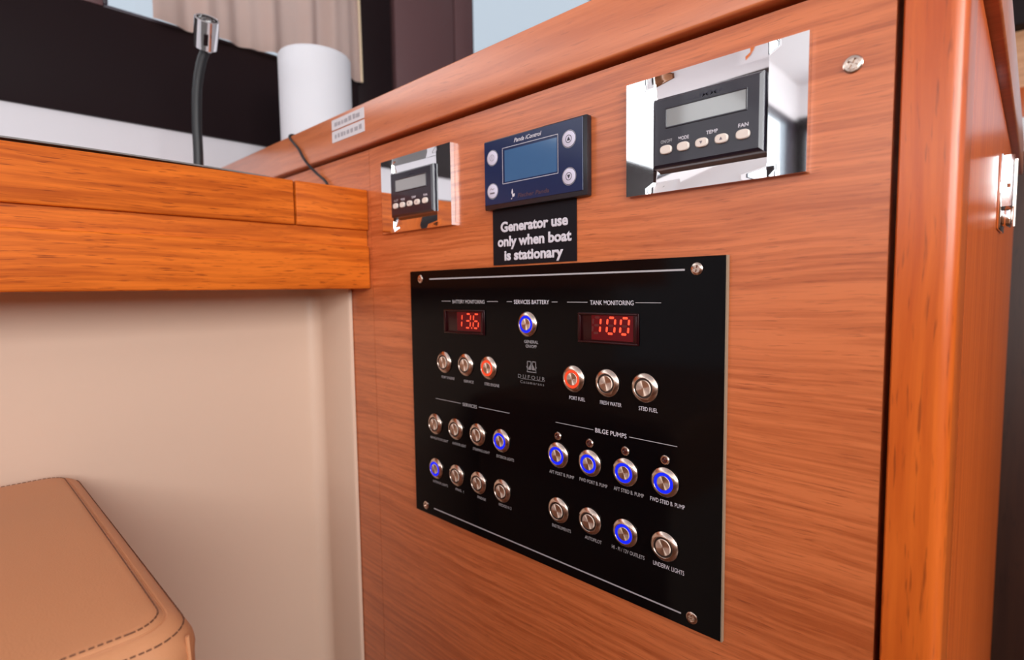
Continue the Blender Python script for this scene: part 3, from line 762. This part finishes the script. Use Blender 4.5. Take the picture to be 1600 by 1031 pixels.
bm = nbox(-2.4, 2.4, -1.6, 1.6, L*.25, L*.62, .6, 2)
sd = (Vector((0, -DW, 0))-p0); sd = (sd-d*sd.dot(d)).normalized()
for v in bm.verts: v.co = p0+d*v.co.z+sd*(13.6+v.co.y)+d.cross(sd)*v.co.x
part('switch', bm, 'lining_dark', hd)

# ------------------------------------------------------------------ paper roll on the worktop
roll = thing('paper_roll', (-778, 92, 110), 'white kitchen paper roll standing behind the console rail', 'paper roll')
part('roll', lathe(bmesh.new(), [(17, 0), (49, 0), (50.5, 2), (50.5, 228), (48.5, 231), (17, 231), (17, 0)], (-778, 92, 110), 56, 'z'), 'paper', roll)
part('core', lathe(bmesh.new(), [(15.5, .5), (17, .5), (17, 231.3), (15.5, 231.3), (15.5, .5)], (-778, 92, 110), 32, 'z'), 'paper_core', roll)

# ------------------------------------------------------------------ curtain
def curtain():
    y0, y1, z0, z1 = on_x(236, 35, -935)[0], 262, 391, 870
    root = thing('curtain', (-935, (y0+y1)/2, z0), 'cream pleated curtain hanging over the hull window', 'curtain')
    ny, nz = 150, 10; bm = bmesh.new(); V = []
    for i in range(ny+1):
        u = i/ny; y = y0+(y1-y0)*u; col = []
        wv = 9.0*math.sin(u*30+1.1*math.sin(u*9))+4.0*math.sin(u*61+2)
        for j in range(nz+1):
            t = j/nz; col.append(bm.verts.new((-926+wv*(.75+.25*t), y+2*math.sin(t*3+u*8), z0+(z1-z0)*t)))
        V.append(col)
    for i in range(ny):
        for j in range(nz): bm.faces.new((V[i][j], V[i+1][j], V[i+1][j+1], V[i][j+1]))
    bmesh.ops.solidify(bm, geom=list(bm.faces), thickness=1.2)
    part('cloth', bm, 'curtain', root)
    bm = bmesh.new(); tube(bm, [V_ for V_ in [(-925+9.0*math.sin(1*30+1.1*math.sin(9))+4*math.sin(63), y1+2*math.sin(t*3+8)+.5, z0+(z1-z0)*t) for t in [k/10 for k in range(11)]]], 2.4, 8)
    part('hem', bm, 'curtain_hem', root)
curtain()

# ------------------------------------------------------------------ chrome latch on the console side
la = thing('door_latch', (XS, 300, 74), 'chrome latch on the glossy side of the console', 'latch')
part('back_plate', nbox(XS-.2, XS+2.2, 288, 356, 44, 104, .8, 2), 'chrome', la)
bm = bmesh.new()
for a in ((2, 9, 304, 340, 62, 103), (2, 5, 292, 304, 62, 103), (7, 9, 292, 304, 62, 103), (5, 7, 292, 304, 62, 72), (5, 7, 292, 304, 80, 103)): box(bm, XS+a[0], XS+a[1], *a[2:])
part('body', bm, 'chrome', la)
part('bolt', nbox(XS+2, XS+8.0, 296, 330, 47, 60, 1.5, 2), 'chrome', la)
bm = bmesh.new(); tube(bm, [(XS+9.6, 300, 46), (XS+9.6, 300, 100)], 1.6, 12); part('pin', bm, 'steel', la)

# ------------------------------------------------------------------ what shows past the console's side
cab = thing('far_cabinet', (-60, 1250, FLOOR), 'dark brown cabinet beyond the console with white, orange and pale bands on top', 'cabinet')
part('body', nbox(-420, 12, 765, 1500, FLOOR, 186, 3), 'dark_wood', cab)
part('counter_top', nbox(-420, 12, 1212, 1500, 186.5, 330, 2), 'white_shell', cab)
part('fiddle_rail', nbox(-420, 12, 1400, 1440, 330.5, 438, 2), 'post_wood', cab)
part('back_panel', nbox(-420, 12, 1441, 1500, 330.5, 576, 2), 'pale_wood', cab)
part('hood', nbox(-420, 12, 1400, 1500, 577, 1049, 2), 'lining_dark', cab)

# ------------------------------------------------------------------ saloon furniture behind the photographer (mirrored in the chrome, placed to shade the wall)
sofa = thing('saloon_sofa', (450, -1100, FLOOR), 'tan leather saloon sofa mirrored in the chrome plates, placed out of view to shade the lower wall', 'sofa')
part('base', nbox(-330, 1250, -1400, -760, FLOOR, FLOOR+230, 6, 2), 'sole_wood', sofa)
for i in range(3): part('seat', nbox(-330+i*527, -330+(i+1)*527-4, -1410, -872, FLOOR+231, FLOOR+340, 26, 4), 'leather', sofa)
for i in range(3): part('backrest', nbox(-330+i*527, -330+(i+1)*527-4, -870, -760, FLOOR+231, 70, 34, 4), 'leather', sofa)
